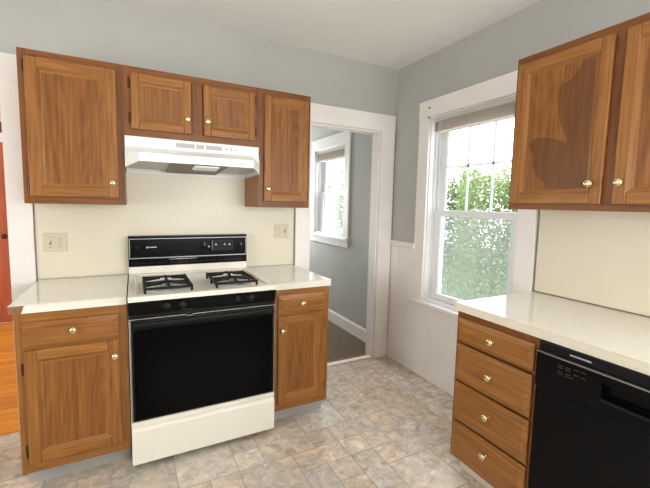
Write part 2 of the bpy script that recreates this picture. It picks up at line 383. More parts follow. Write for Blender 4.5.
# door casings and thresholds
m_ = MB()
m_.box((1.168, -.02, 0), (1.29, 0, 2.04), 'trim'); m_.box((1.963, -.02, 0), (2.104, 0, 2.04), 'trim'); m_.box((1.168, -.022, 2.04), (2.108, 0, 2.183), 'trim')
m_.box((1.29, 0, 0), (1.305, .10, 2.025), 'trim'); m_.box((1.948, 0, 0), (1.963, .10, 2.025), 'trim'); m_.box((1.29, 0, 2.025), (1.963, .10, 2.04), 'trim')
tag(m_.build('trim_1', bevel=.002), kind='structure')
m_ = MB()
m_.box((-.60, -.02, 0), (-.4835, 0, 2.045), 'trim'); m_.box((-1.62, -.02, 0), (-1.50, 0, 2.045), 'trim'); m_.box((-1.62, -.022, 2.045), (-.4835, 0, 2.185), 'trim')
m_.box((-.60, 0, 0), (-.585, .10, 2.045), 'trim'); m_.box((-1.515, 0, 0), (-1.50, .10, 2.045), 'trim'); m_.box((-1.515, 0, 2.045), (-.585, .10, 2.06), 'trim')
tag(m_.build('trim_2', bevel=.002), kind='structure')
m_ = MB().box((1.307, .0, 0), (1.946, .048, .012), 'trim').box((1.307, .049, 0), (1.946, .098, .009), 'core'); tag(m_.build('trim_3', bevel=.003), kind='structure')
# wainscot under and beside the window, with its cap
m_ = MB(); pitch = .1305; y = -.004
ys = [-.004]
while ys[-1] > -1.9: ys.append(ys[-1]-pitch)
ys[-1] = -1.9
for a, b in zip(ys[:-1], ys[1:]):
    top = 1.045
    segs = [(a, b)]
    for (s0, s1) in segs:
        if s0 > -.34 and s1 < -.34:
            parts = [((s0, -.3385), 1.045), ((-.3385, s1), .60)]
        elif s1 >= -.34: parts = [((s0, s1), 1.045)]
        else: parts = [((s0, s1), .60)]
        for (p0, p1), tp in parts:
            e = .0025
            m_.prism([(W, p0), (W-.009, p0), (W-.012, p0-e), (W-.012, p1+e), (W-.009, p1), (W, p1)], 2, 0, tp, 'trim')
tag(m_.build('wall_wainscot'), kind='structure')
m_ = MB().box((W-.030, -.337, 1.045), (W, -.001, 1.09), 'trim'); tag(m_.build('trim_4', bevel=.004), kind='structure')
m_ = MB().prism([(W, 0), (W-.016, 0), (W-.016, .115), (W-.008, .13), (W, .13)][::-1], 1, .1, 2.6, 'trim')
# (x,z) profile swept along y
m_ = MB()
prof = [(W, 0), (W-.016, 0), (W-.016, .112), (W-.008, .13), (W, .13)]
i = len(m_.v); n = len(prof)
for yy in (.102, 2.598):
    for (px, pz) in prof: m_.v.append((px, yy, pz))
k = m_.mi('trim'); m_.f += [tuple(range(n)), tuple(range(2*n-1, n-1, -1))]; m_.m += [k, k]
for q in range(n): q2 = (q+1) % n; m_.f.append((q2, q, n+q, n+q2)); m_.m.append(k)
tag(m_.build('baseboard_right'), kind='structure')

# ------------------------------------------------------------------ windows (right-hand exterior wall)
def window(name, y0, y1, z0, z1, zrail, cas, stool_z, cols_, rows_, scr):
    """opening y0<y1, z0..z1 ; cas casing width"""
    t = thing(name, (0, 0, 0), None, None, kind='structure')
    c = MB()
    c.box((W-.02, y0-cas, stool_z), (W, y0, z1), 'trim'); c.box((W-.02, y1, stool_z), (W, y1+cas, z1), 'trim')
    c.box((W-.022, y0-cas-.004, z1), (W, y1+cas+.004, z1+.13), 'trim')
    c.build('casing', t, bevel=.002)
    j = MB(); d = .155
    j.box((W, y0, z0), (W+d, y0+.008, z1), 'vinyl_white'); j.box((W, y1-.008, z0), (W+d, y1, z1), 'vinyl_white'); j.box((W, y0+.008, z1-.008), (W+d, y1-.008, z1), 'vinyl_white'); j.box((W, y0+.008, z0), (W+d, y1-.008, z0+.02), 'vinyl_white')
    # jamb tracks and stops
    for yy, s in ((y0+.008, 1), (y1-.008, -1)):
        for xx in (W+.045, W+.088, W+.131): j.box((xx, yy, z0+.02), (xx+.006, yy+s*.018, z1-.008), 'vinyl_white')
    j.build('window_frame', t, bevel=.001)
    st = MB().box((W-.050, y0-cas-.012, stool_z-.028), (W+.045, y1+cas+.012, stool_z), 'trim'); st.build('window_stool', t, bevel=.005)
    def sash(nm, x, za, zb, st_, top, bot, grid):
        a, b = y0+.028, y1-.028
        q = MB(); th = .032
        q.box((x, a, za), (x+th, a+st_, zb), 'vinyl_white'); q.box((x, b-st_, za), (x+th, b, zb), 'vinyl_white')
        q.box((x, a+st_, za), (x+th, b-st_, za+bot), 'vinyl_white'); q.box((x, a+st_, zb-top), (x+th, b-st_, zb), 'vinyl_white')
        q.prism([(x+.0, a+st_), (x+.01, a+st_+.010), (x+.014, a+st_+.010), (x+.014, a+st_)], 2, za+bot, zb-top, 'vinyl_white')
        q.prism([(x+.0, b-st_), (x+.01, b-st_-.010), (x+.014, b-st_-.010), (x+.014, b-st_)], 2, za+bot, zb-top, 'vinyl_white')
        so = q.build(nm, t, bevel=.002)
        p = MB().box((x+.015, a+st_-.002, za+bot-.002), (x+.018, b-st_+.002, zb-top+.002), 'glass').build('pane', so)
        if grid:
            gw = MB(); w_ = (b-a-2*st_); h_ = zb-za-top-bot
            for k in range(1, cols_): yy = a+st_+w_*k/cols_; gw.box((x+.006, yy-.008, za+bot), (x+.0145, yy+.008, zb-top), 'muntin')
            for k in range(1, rows_): zz = za+bot+h_*k/rows_; gw.box((x+.006, a+st_, zz-.008), (x+.0145, b-st_, zz+.008), 'muntin')
            gw.build('muntin_grid', so)
        return so
    sash('lower_sash', W+.053, z0+.022, zrail+.022, .062, .045, .050, False)
    up_ = sash('upper_sash', W+.096, zrail-.02, z1-.01, .052, .045, .042, True)
    lk = MB().box((W+.060, (y0+y1)/2-.03, zrail+.0225), (W+.080, (y0+y1)/2+.03, zrail+.034), 'vinyl_white'); lk.lathe([(.010, 0), (.010, .006)], (W+.07, (y0+y1)/2, zrail+.034), (0, 0, 1), 'vinyl_white'); lk.build('sash_lock', t, bevel=.002)
    if scr:
        q = MB(); a, b = y0+.03, y1-.03; x = W+.138
        for bb in (((x, a, z0+.025), (x+.012, a+.018, zrail)), ((x, b-.018, z0+.025), (x+.012, b, zrail)), ((x, a+.018, z0+.025), (x+.012, b-.018, z0+.043)), ((x, a+.018, zrail-.018), (x+.012, b-.018, zrail))): q.box(*bb, 'vinyl_white')
        so = q.build('insect_screen', t); MB().poly([(x+.006, a+.018, z0+.043), (x+.006, b-.018, z0+.043), (x+.006, b-.018, zrail-.018), (x+.006, a+.018, zrail-.018)], 'screen').build('screen_mesh', so)
    return t
w1 = window('window_1', WIN[0], WIN[1], WIN[2], WIN[3], 1.350, .115, .635, 3, 2, True)
for zz in (2.16, 2.085): MB().tube([(W-.0225, -.452, zz), (W-.034, -.452, zz), (W-.040, -.452, zz+.008)], .004, 'bronze').build('curtain_hook', w1)
w2 = window('window_2', PWIN[0], PWIN[1], PWIN[2], PWIN[3], 1.53, .105, 1.03, 3, 2, True)
MB().box((W-.02, PWIN[0]-.10, .925), (W, PWIN[1]+.10, 1.0), 'trim').build('apron', w2, bevel=.003)

def blind(y0, y1, ztop, n, label):
    t = thing('window_blind', (W+.028, (y0+y1)/2, ztop), label, 'window blind')
    hw = (y1-y0)/2
    MB().box((-.022, -hw, -.030), (.014, hw, 0), 'blind').build('headrail', t, bevel=.002)
    s = MB(); z = -.034
    for k in range(n): s.prism([(-.020, z), (-.003, z+.0028), (.012, z), (-.003, z+.0012)], 1, -hw+.006, hw-.006, 'blind'); z -= .0050
    # profile is (x,z) so extrude along y
    s.build('slat_stack', t)
    MB().box((-.020, -hw+.004, z-.014), (.012, hw-.004, z-.001), 'blind').build('bottom_rail', t, bevel=.002)
    e = MB()
    e.box((-.023, hw-.030, -.034), (-.0205, hw-.004, z+.001), 'blind_end'); e.build('end_cap', t)
    c = MB(); c.tube([(-.026, hw-.07, -.02), (-.027, hw-.072, -.3), (-.027, hw-.085, -.66)], .0018, 'cord', 6); c.tube([(-.026, hw-.055, -.02), (-.026, hw-.03, -.35), (-.027, hw-.02, -.66)], .0018, 'cord', 6)
    c.lathe([(.003, 0), (.006, .012), (.006, .03), (.002, .034)], (-.027, hw-.085, -.66), (0, 0, -1), 'cord', 10)
    c.build('cord', t)
    return t
blind(WIN[0]+.03, WIN[1]-.035, 2.085, 15, 'beige mini blind drawn up to the top of the big kitchen window')
blind(PWIN[0]+.03, PWIN[1]-.035, 2.060, 18, 'narrow blind drawn up in the small window beyond the doorway')

# ------------------------------------------------------------------ cabinets
def knob(parent, x, y, z, sc=1.0):
    m_ = MB().lathe([(.0075*sc, 0), (.006*sc, .003), (.005*sc, .010), (.0085*sc, .014), (.0150*sc, .018), (.0162*sc, .022), (.0140*sc, .0265), (.008*sc, .029), (.002*sc, .0297)], (x, y, z), (0, -1, 0), 'brass', 24)
    return m_.build('knob', parent, smooth=True)
def hinge(parent, x, y, z, side):
    m_ = MB(); m_.box((x-.007*(side < 0)-.0, y-.003, z-.026), (x+.007*(side > 0)+.0, y, z+.026), 'bronze')
    m_.tube([(x, y-.006, z-.026), (x, y-.006, z+.026)], .0045, 'bronze', 10)
    m_.lathe([(.0046, 0), (.003, .004)], (x, y-.006, z+.026), (0, 0, 1), 'bronze', 10); m_.lathe([(.0046, 0), (.003, .004)], (x, y-.006, z-.026), (0, 0, -1), 'bronze', 10)
    return m_.build('hinge', parent)
def cab_door(root, x0, x1, z0, z1, yb, hinge_side, knob_pos, zh, stile=.048, figure=None, label=None):
    """framed door with a recessed flat panel; yb = plane of the face frame"""
    th = .019; yf = yb-th; g = .0006; yb -= g
    m_ = MB()
    m_.box((x0, yf, z0), (x0+stile, yb, z1), 'oak_v'); m_.box((x1-stile, yf, z0), (x1, yb, z1), 'oak_v')
    m_.box((x0+stile, yf, z0), (x1-stile, yb, z0+stile), 'oak_h'); m_.box((x0+stile, yf, z1-stile), (x1-stile, yb, z1), 'oak_h')
    d = m_.build('door', root, bevel=.0045, seg=3)
    a, b, c, e = x0+stile, x1-stile, z0+stile, z1-stile
    # ogee moulding between the frame and the panel, then the panel itself
    p = MB(); w = .020
    rings = [(0, yf+.002), (.003, yf+.0025), (.008, yf+.0065), (.014, yf+.0105), (w, yf+.0115)]
    for (i1_, ya), (i2_, y2) in zip(rings[:-1], rings[1:]):
        o = [(a+i1_, ya, c+i1_), (b-i1_, ya, c+i1_), (b-i1_, ya, e-i1_), (a+i1_, ya, e-i1_)]; q = [(a+i2_, y2, c+i2_), (b-i2_, y2, c+i2_), (b-i2_, y2, e-i2_), (a+i2_, y2, e-i2_)]
        for k in range(4):
            k2 = (k+1) % 4; p.poly([o[k], o[k2], q[k2], q[k]], 'oak_v' if k % 2 else 'oak_h')
    yp = yf+.0115; a2, b2, c2, e2 = a+w, b-w, c+w, e-w
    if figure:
        # darker area of the panel with an outline of its own
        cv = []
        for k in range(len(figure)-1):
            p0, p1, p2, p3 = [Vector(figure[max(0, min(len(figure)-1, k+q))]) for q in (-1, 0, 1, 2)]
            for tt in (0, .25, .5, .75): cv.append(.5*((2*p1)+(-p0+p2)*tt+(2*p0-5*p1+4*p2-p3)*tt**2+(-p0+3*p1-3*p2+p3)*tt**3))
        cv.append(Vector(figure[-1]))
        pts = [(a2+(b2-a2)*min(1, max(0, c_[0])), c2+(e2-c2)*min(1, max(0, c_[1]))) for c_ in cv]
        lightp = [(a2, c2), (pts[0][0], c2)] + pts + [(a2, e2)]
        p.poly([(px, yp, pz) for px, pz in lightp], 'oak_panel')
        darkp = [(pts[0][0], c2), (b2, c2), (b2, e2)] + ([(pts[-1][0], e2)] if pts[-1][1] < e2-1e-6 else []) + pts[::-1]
        p.poly([(px, yp, pz) for px, pz in darkp], 'oak_patch')
    else: p.poly([(a2, yp, c2), (b2, yp, c2), (b2, yp, e2), (a2, yp, e2)], 'oak_panel')
    p.poly([(a, yb-.001, c), (a, yb-.001, e), (b, yb-.001, e), (b, yb-.001, c)], 'oak_panel')
    p.build('door_panel', d, fix=False)
    knob(d, knob_pos[0], yf, knob_pos[1])
    hx = x0-.0 if hinge_side < 0 else x1+.0
    for z in zh: hinge(d, hx+(-.005 if hinge_side < 0 else .005), yb, z, hinge_side)
    if label: d['label'] = label
    return d
def drawer_front(root, x0, x1, z0, z1, yb, kx, kz, lipw=.026):
    th = .019; yf = yb-th; yb -= .0006
    m_ = MB(); rings = [(0, yb), (0, yf+.009), (.002, yf+.007), (lipw, yf+.0015), (lipw+.0015, yf), (lipw+.006, yf)]
    for (i1_, ya), (i2_, y2) in zip(rings[:-1], rings[1:]):
        o = [(x0+i1_, ya, z0+i1_), (x1-i1_, ya, z0+i1_), (x1-i1_, ya, z1-i1_), (x0+i1_, ya, z1-i1_)]; q = [(x0+i2_, y2, z0+i2_), (x1-i2_, y2, z0+i2_), (x1-i2_, y2, z1-i2_), (x0+i2_, y2, z1-i2_)]
        for k in range(4):
            k2 = (k+1) % 4; m_.poly([o[k], o[k2], q[k2], q[k]], 'oak_h')
    i_ = rings[-1][0]; m_.poly([(x0+i_, yf, z0+i_), (x1-i_, yf, z0+i_), (x1-i_, yf, z1-i_), (x0+i_, yf, z1-i_)], 'oak_h')
    m_.poly([(x0, yb, z0), (x0, yb, z1), (x1, yb, z1), (x1, yb, z0)], 'oak_h')
    d = m_.build('drawer', root, fix=False); knob(d, kx, yf, kz); return d
def face_frame(root, w, z0, z1, yf, yb, rails, stiles=(.042, .042), mid=None):
    m_ = MB(); fv, fh = ('oak_v', 'oak_h') if z0 < .2 and rails[-1][0] < .837 else ('oak_frame', 'oak_frame_h')
    m_.box((0, yf, z0), (stiles[0], yb, z1), fv); m_.box((w-stiles[1], yf, z0), (w, yb, z1), fv)
    for a, b in rails: m_.box((stiles[0], yf, a), (w-stiles[1], yb, b), fh)
    if mid: m_.box((mid[0], yf, rails[0][1]), (mid[1], yb, rails[-1][0]), 'oak_frame')
    return m_.build('face_frame', root)
def carcass(root, w, z0, z1, yf, zt=0):
    m_ = MB(); y1 = -.003; t = .016
    m_.box((0, yf, z0), (t, y1, z1), 'oak_v'); m_.box((w-t, yf, z0), (w, y1, z1), 'oak_v')
    m_.box((t, yf, z0+.012), (w-t, y1, z0+.012+t), 'oak_frame_h'); m_.box((t, yf, z1-t), (w-t, y1, z1), 'oak_frame_h'); m_.box((t, y1-.006, z0+.028), (w-t, y1, z1-t), 'oak_frame')
    return m_.build('cabinet_body', root)
# --- wall cabinets left of, over and right of the range
FYU = -.320
t = thing('wall_cabinet', (-.4555, 0, 0), 'tall oak wall cabinet with one door, left of the white range hood', 'wall cabinet')
carcass(t, .4545, 1.370, 2.135, FYU+.019); face_frame(t, .4545, 1.370, 2.135, FYU, FYU+.0185, [(1.370, 1.412), (2.095, 2.135)])
cab_door(t, .028, .424, 1.408, 2.098, FYU, -1, (.396, 1.489), (2.05, 1.465))
t = thing('wall_cabinet', (.0, 0, 0), 'short oak wall cabinet with two small doors above the white range hood', 'wall cabinet')
carcass(t, .766, 1.752, 2.135, FYU+.019); face_frame(t, .766, 1.752, 2.135, FYU, FYU+.0185, [(1.752, 1.80), (2.095, 2.135)], mid=(.362, .422))
cab_door(t, .037, .357, 1.796, 2.100, FYU, -1, (.334, 1.878), (2.045, 1.855), stile=.042, label='left-hand small door')
cab_door(t, .426, .745, 1.796, 2.094, FYU, 1, (.449, 1.878), (2.045, 1.855), stile=.042, label='right-hand small door')
t = thing('wall_cabinet', (.767, 0, 0), 'narrow tall oak wall cabinet between the range hood and the doorway', 'wall cabinet')
carcass(t, .373, 1.370, 2.135, FYU+.019); face_frame(t, .373, 1.370, 2.135, FYU, FYU+.0185, [(1.370, 1.412), (2.095, 2.135)])
cab_door(t, .040, .353, 1.410, 2.094, FYU, 1, (.062, 1.492), (2.04, 1.455))
# --- wall cabinet on the right wall (turned by 90 degrees)
t = thing('wall_cabinet', (W, -1.404, 0), 'dark-looking oak wall cabinet on the right wall beside the window', 'wall cabinet', rz=-math.pi/2)
carcass(t, .914, 1.395, 2.155, FYU+.019); face_frame(t, .914, 1.395, 2.155, FYU, FYU+.0185, [(1.395, 1.437), (2.113, 2.155)], mid=(.437, .477))
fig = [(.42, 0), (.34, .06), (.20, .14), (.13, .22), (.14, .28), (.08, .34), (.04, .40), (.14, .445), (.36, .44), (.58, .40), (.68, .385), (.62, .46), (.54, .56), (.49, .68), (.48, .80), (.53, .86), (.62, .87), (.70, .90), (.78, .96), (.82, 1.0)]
cab_door(t, .018, .440, 1.424, 2.118, FYU, -1, (.397, 1.512), (2.06, 1.47), figure=fig, label='door with a dark patch in its panel')
cab_door(t, .482, .898, 1.424, 2.118, FYU, 1, (.508, 1.512), (2.06, 1.47))

# --- base cabinets
FYB = -.629
def base(name, loc, w, label, cat, rz=0, toe='toe'):
    t = thing(name, loc, label, cat, rz)
    carcass(t, w, .103, .8755, FYB+.019)
    MB().box((.002, FYB+.079, 0), (w-.002, FYB+.094, .1025), toe).build('toe_kick', t)
    MB().box((.03, FYB+.095, 0.0), (w-.03, -.01, .1025), 'toe').build('plinth', t)
    return t
t = base('base_cabinet', (-.4535, 0, 0), .4505, 'oak base cabinet with one drawer and a door, left of the stove', 'base cabinet')
face_frame(t, .4505, .103, .8755, FYB, FYB+.0185, [(.103, .160), (.700, .722), (.828, .8755)])
drawer_front(t, .030, .412, .717, .833, FYB, .225, .781); cab_door(t, .030, .412, .155, .702, FYB, -1, (.392, .624), (.615, .215))
t = base('base_cabinet', (.771, 0, 0), .381, 'narrow oak base cabinet with one drawer and a door, right of the stove', 'base cabinet')
face_frame(t, .381, .103, .8755, FYB, FYB+.0185, [(.103, .155), (.705, .732), (.835, .8755)])
drawer_front(t, .030, .347, .729, .843, FYB, .185, .785); cab_door(t, .030, .347, .150, .711, FYB, 1, (.053, .625), (.64, .215))
t = base('drawer_cabinet', (W, -1.388, 0), .434, 'oak base cabinet with four drawers, standing below the window end of the counter', 'drawer cabinet', rz=-math.pi/2, toe='edge')
face_frame(t, .434, .103, .8755, FYB, FYB+.0185, [(.103, .125), (.320, .330), (.515, .525), (.715, .728), (.838, .8755)], stiles=(.03, .03))
for a, b, kz in ((.728, .846, .788), (.524, .712, .620), (.316, .512, .428), (.112, .304, .236)): drawer_front(t, .014, .415, a, b, FYB, .222, kz, .022)

# ------------------------------------------------------------------ countertops and splash panels
t = thing('countertop', (-.471, 0, 0), 'cream laminate counter left of the stove with a chipped front corner', 'countertop')
m_ = MB().box((0, -.632, .876), (.466, -.006, .9115), 'core'); m_.build('core_board', t)
MB().box((0, -.634, .912), (.466, -.006, .9145), 'laminate').build('laminate_top', t)
MB().prism([(.046, .876), (.466, .876), (.466, .9115), (.062, .9115), (.056, .905), (.054, .896), (.050, .884)], 1, -.6365, -.6325, 'laminate').build('front_edge', t)
t = thing('countertop', (.770, 0, 0), 'short cream laminate counter right of the stove, by the doorway', 'countertop')
MB().box((0, -.632, .876), (.388, -.006, .9115), 'edge').build('core_board', t)
MB().box((0, -.634, .912), (.392, -.006, .9145), 'laminate').build('laminate_top', t)
MB().box((0, -.6365, .876), (.392, -.6325, .9115), 'laminate').box((.3885, -.632, .876), (.392, -.006, .9115), 'laminate').build('front_edge', t)
t = thing('countertop', (W, -1.366, 0), 'long cream laminate counter on the right over the drawers and dishwasher', 'countertop', rz=-math.pi/2)
MB().box((0.002, -.632, .876), (1.15, -.006, .9115), 'core').build('core_board', t)
MB().box((0, -.634, .912), (1.15, -.006, .9145), 'laminate').build('laminate_top', t, bevel=.001)
MB().box((0, -.6365, .876), (1.15, -.6325, .9115), 'edge').box((-.0035, -.6365, .876), (0.0015, -.006, .9115), 'edge').build('front_edge', t)
t = thing('backsplash_panel', (-.4825, 0, 0), 'cream wall panel behind the stove and its counters', 'backsplash')
MB().box((0, -.0028, .9148), (1.645, -.0004, 1.369), 'splash').box((.483, -.0028, 1.369), (1.249, -.0004, 1.60), 'splash').build('panel', t)
MB().box((-.0005, -.007, .9155), (.0045, -.003, 1.369), 'splash_strip').build('edge_strip', t)
MB().box((1.641, -.007, .9155), (1.648, -.003, 1.369), 'splash_strip').build('edge_strip', t)
MB().box((.010, -.0068, .9150), (.480, -.003, .920), 'caulk').build('caulk_line', t)
MB().box((1.254, -.0068, .9150), (1.640, -.003, .920), 'caulk').build('caulk_line', t)
t = thing('backsplash_panel', (W, -1.374, 0), 'cream wall panel above the long right-hand counter', 'backsplash', rz=-math.pi/2)
MB().box((0, -.0045, .9155), (1.15, -.0005, 1.394), 'splash').build('panel', t)
MB().box((-.002, -.008, .9155), (.004, -.0046, 1.394), 'splash_strip').build('edge_strip', t)
MB().box((.005, -.007, .9150), (1.15, -.0046, .9215), 'splash_strip').build('caulk_line', t)

# ------------------------------------------------------------------ outlet plates
def outlet(x0, z0, toggle_first, label):
    t = thing('outlet_plate', (x0, 0, z0), label, 'outlet')
    w, h = .117, .110
    MB().box((0, -.011, 0), (w, -.0047, h), 'ivory').build('cover_plate', t, bevel=.003)
    xs = (.035, .082); xt, xo = (xs if toggle_first else xs[::-1])
    MB().box((xt-.005, -.0120, h/2-.012), (xt+.005, -.0108, h/2+.012), 'ivory_dark').build('toggle_slot', t)
    MB().prism([(-.0118, h/2-.006), (-.0118, h/2+.007), (-.022, h/2+.013), (-.024, h/2+.006)], 0, xt-.0035, xt+.0035, 'ivory').build('toggle_switch', t)
    for zz in (h/2+.022, h/2-.022):
        r = MB().lathe([(.0165, 0), (.0165, .0018), (.015, .0025)], (xo, -.0108, zz), (0, -1, 0), 'ivory', 20).build('receptacle', t)
        MB().box((xo-.008, -.0139, zz-.002), (xo-.006, -.0131, zz+.007), 'ivory_dark').box((xo+.006, -.0139, zz-.002), (xo+.008, -.0131, zz+.006), 'ivory_dark').box((xo-.002, -.0139, zz-.010), (xo+.002, -.0131, zz-.006), 'ivory_dark').build('socket_slots', r)
    for px, pz in ((xt, h/2+.030), (xt, h/2-.030), (xo, h/2)): MB().lathe([(.0035, 0), (.003, .001)], (px, -.0109, pz), (0, -1, 0), 'splash_strip', 10).build('screw', t)
outlet(-.443, 1.081, True, 'ivory wall plate with toggle switch and sockets, left of the stove')
outlet(.999, 1.130, False, 'ivory wall plate with sockets and switch, right of the stove by the doorway')

# ------------------------------------------------------------------ gas range
t = thing('gas_range', (.002, 0, 0), 'almond gas stove with black oven door, black control panels and four burners', 'stove')
RW = .760
MB().box((0, -.655, .035), (RW, -.03, .900), 'enamel').build('range_body', t, bevel=.003)
for x in (.05, RW-.05):
    for y in (-.60, -.10): MB().lathe([(.018, 0), (.018, .035)], (x, y, 0), (0, 0, 1), 'blackmatte', 12).build('levelling_foot', t)
# cooktop: rim around a sunken deck
c = MB(); zt, zd = .928, .919; f, bk = -.718, -.076
rim = [(0, f), (RW, f), (RW, bk), (0, bk)]; inn = [(.035, f+.045), (RW-.035, f+.045), (RW-.035, bk-.03), (.035, bk-.03)]; inn2 = [(.045, f+.057), (RW-.045, f+.057), (RW-.045, bk-.04), (.045, bk-.04)]
for k in range(4):
    k2 = (k+1) % 4
    c.poly([(*rim[k], zt), (*rim[k2], zt), (*inn[k2], zt), (*inn[k], zt)], 'enamel'); c.poly([(*inn[k], zt), (*inn[k2], zt), (*inn2[k2], zd), (*inn2[k], zd)], 'enamel')
    c.poly([(*rim[k2], zt), (*rim[k], zt), (*rim[k], .902), (*rim[k2], .902)], 'enamel')
c.poly([(*p, zd) for p in inn2], 'enamel'); c.poly([(*p, .902) for p in rim[::-1]], 'enamel')
c.build('cooktop', t, bevel=.003, fix=True)
# burners
BX = (.190, .546); BY = (-.420, -.578)
for bx in BX:
    for by in BY:
        b = MB().lathe([(.074, 0), (.078, .008), (.073, .010), (.058, .0035), (.045, .001), (.03, .004)], (bx, by, zd+.0005), (0, 0, 1), 'bowl', 32).build('drip_bowl', t, smooth=True)
        q = MB().lathe([(.022, 0), (.024, .008), (.034, .011), (.035, .015), (.030, .018), (.010, .019)], (bx, by, zd+.004), (0, 0, 1), 'alu', 24).build('burner_head', b, smooth=True)
def bar(m_, p, q, w=.010, h=.012):
    p, q = Vector(p), Vector(q); d = (q-p).normalized(); s = Vector((-d.y, d.x, 0)).normalized()*w/2; u = Vector((0, 0, h/2))
    i = len(m_.v); k = m_.mi('iron')
    for e in (p, q):
        for a, b in ((-1, -1), (1, -1), (1, 1), (-1, 1)): m_.v.append(tuple(e+s*a+u*b))
    for fc in ((0,1,2,3),(7,6,5,4),(0,4,5,1),(1,5,6,2),(2,6,7,3),(3,7,4,0)): m_.f.append(tuple(i+x for x in fc)); m_.m.append(k)
for bx in BX:
    g_ = MB(); z = .949; hx = .113; ya, yb_ = -.345, -.655
    for y in (ya, -.500, yb_): bar(g_, (bx-hx, y, z), (bx+hx, y, z), .012, .012)
    for s in (-1, 1): bar(g_, (bx+s*hx, ya, z), (bx+s*hx, yb_, z), .013, .013)
    for by in BY:
        top, bot = (ya, -.500) if by == BY[0] else (-.500, yb_)
        for dx, dy in ((1, 0), (-1, 0)): bar(g_, (bx+dx*hx, by, z+.001), (bx+dx*.028, by, z+.011), .013, .015)
        bar(g_, (bx, top, z+.001), (bx, by+.028, z+.011), .013, .015); bar(g_, (bx, bot, z+.001), (bx, by-.028, z+.011), .013, .015)
        for sx in (-1, 1):
            for yy in (top, bot): bar(g_, (bx+sx*hx, yy, z-.010), (bx+sx*hx, yy-.009, z-.010), .012, .038)
    g_.build('burner_grate', t, bevel=.0015)
# back guard
bgd = MB()
bgd.box((0, -.074, .902), (RW, -.012, .972), 'enamel'); bgd.build('backguard_base', t, bevel=.002)
bp_ = MB().box((0, -.076, .973), (RW, -.012, 1.170), 'black').build('backguard_panel', t, bevel=.002)
tr = MB(); tr.box((.004, -.080, 1.024), (RW-.004, -.0765, 1.030), 'darkchrome'); tr.box((.004, -.080, 1.150), (RW-.004, -.0765, 1.154), 'darkchrome')
tr.box((.004, -.079, 1.030), (.009, -.0765, 1.150), 'darkchrome'); tr.box((RW-.009, -.079, 1.030), (RW-.004, -.0765, 1.150), 'darkchrome')
tr.box((RW+.0005, -.070, .91), (RW+.0025, -.012, 1.165), 'darkchrome'); tr.build('chrome_trim', bp_)
vs = MB()
for k in range(16): vs.box((.03+k*.044, -.0775, .990), (.06+k*.044, -.0762, .996), 'blackmatte')
vs.box((.24, -.078, 1.013), (.42, -.0765, 1.0155), 'chrome'); vs.build('vent_slots', bp_)
cp = MB().box((.512, -.0790, 1.060), (.665, -.0762, 1.135), 'blackmatte').build('clock_panel', bp_, bevel=.001)
for x in (.540, .600, .633): MB().lathe([(.0085, 0), (.0075, .008), (.006, .010)], (x, -.0791, 1.103), (0, -1, 0), 'darkchrome', 14).build('timer_button', cp, smooth=True)
tk = MB()
for k in range(9): tk.box((.522+k*.015, -.0800, 1.072), (.524+k*.015, -.0791, 1.079), 'markdim')
tk.box((.515, -.0800, 1.063), (.517, -.0791, 1.132), 'mark'); tk.build('dial_marks', cp)
def dial(parent, x, y, z, r=.021, n='control_knob', ax=(0, -1, 0)):
    m_ = MB().lathe([(r*1.15, 0), (r*1.15, .003), (r*.92, .004), (r*.84, .020), (r*.70, .022)], (x, y, z), ax, 'blackmatte', 26)
    o = m_.build(n, parent, smooth=True)
    return o
d1 = dial(bp_, .460, -.0765, 1.100, .024); MB().box((.4585, -.1002, 1.102), (.4615, -.0985, 1.116), 'mark').build('pointer', d1)
MB().lathe([(.006, 0), (.006, .005)], (.494, -.0765, 1.090), (0, -1, 0), 'mark', 12).build('indicator_light', bp_)
d1 = dial(bp_, .712, -.0765, 1.097, .024); MB().box((.7105, -.1002, 1.099), (.7135, -.0985, 1.113), 'mark').build('pointer', d1)
dial(bp_, .050, -.0765, 1.097, .012, 'lamp_switch')
bd = MB(); bd.lathe([(.006, 0), (.006, .001)], (.108, -.0765, 1.096), (0, -1, 0), 'mark', 16)
x = .116
for w_ in (.006, .005, .006, .005, .006, .005, .006): bd.box((x, -.0775, 1.093), (x+w_, -.0765, 1.100), 'mark'); x += w_+.0016
bd.build('maker_badge', bp_)
# front control panel (slightly tilted), knobs
fp = MB().prism([(-.656, .832), (-.694, .832), (-.712, .901), (-.656, .901)], 0, .001, RW-.001, 'black').build('front_control_panel', t)
for x in (.172, .248, .536, .612):
    k_ = dial(fp, x, -.7035, .868, .0185, ax=(0, -.967, .252))
hs = MB()
hs.box((.25, -.6985, .8355), (.30, -.6955, .8375), 'markdim'); hs.build('panel_print', fp)
MB().box((.001, -.699, .806), (RW-.001, -.656, .8105), 'chrome').build('door_top_trim', t)
MB().box((.001, -.690, .8125), (RW-.001, -.656, .829), 'blackmatte').build('vent_gap', t)
od = MB().box((.010, -.696, .276), (RW-.010, -.657, .804), 'blackmatte').build('oven_door', t, bevel=.003)
MB().box((.020, -.7005, .285), (RW-.020, -.6965, .752), 'blackglass').build('door_glass', od, bevel=.001)
hd = MB(); hd.prism([(-.6965, .760), (-.720, .764), (-.734, .776), (-.734, .793), (-.724, .801), (-.6965, .799)], 0, .018, RW-.018, 'blackmatte'); hd.build('door_handle', od, bevel=.003)
for xx, lb in ((.0035, 'l'), (RW-.0085, 'r')): MB().box((xx, -.699, .276), (xx+.005, -.660, .804), 'darkchrome').build('door_side_trim', od)
la = MB().prism([(-.719, .8063), (-.701, .8063), (-.701, .812), (-.719, .8095)], 0, .27, .30, 'chrome').build('door_latch', t)
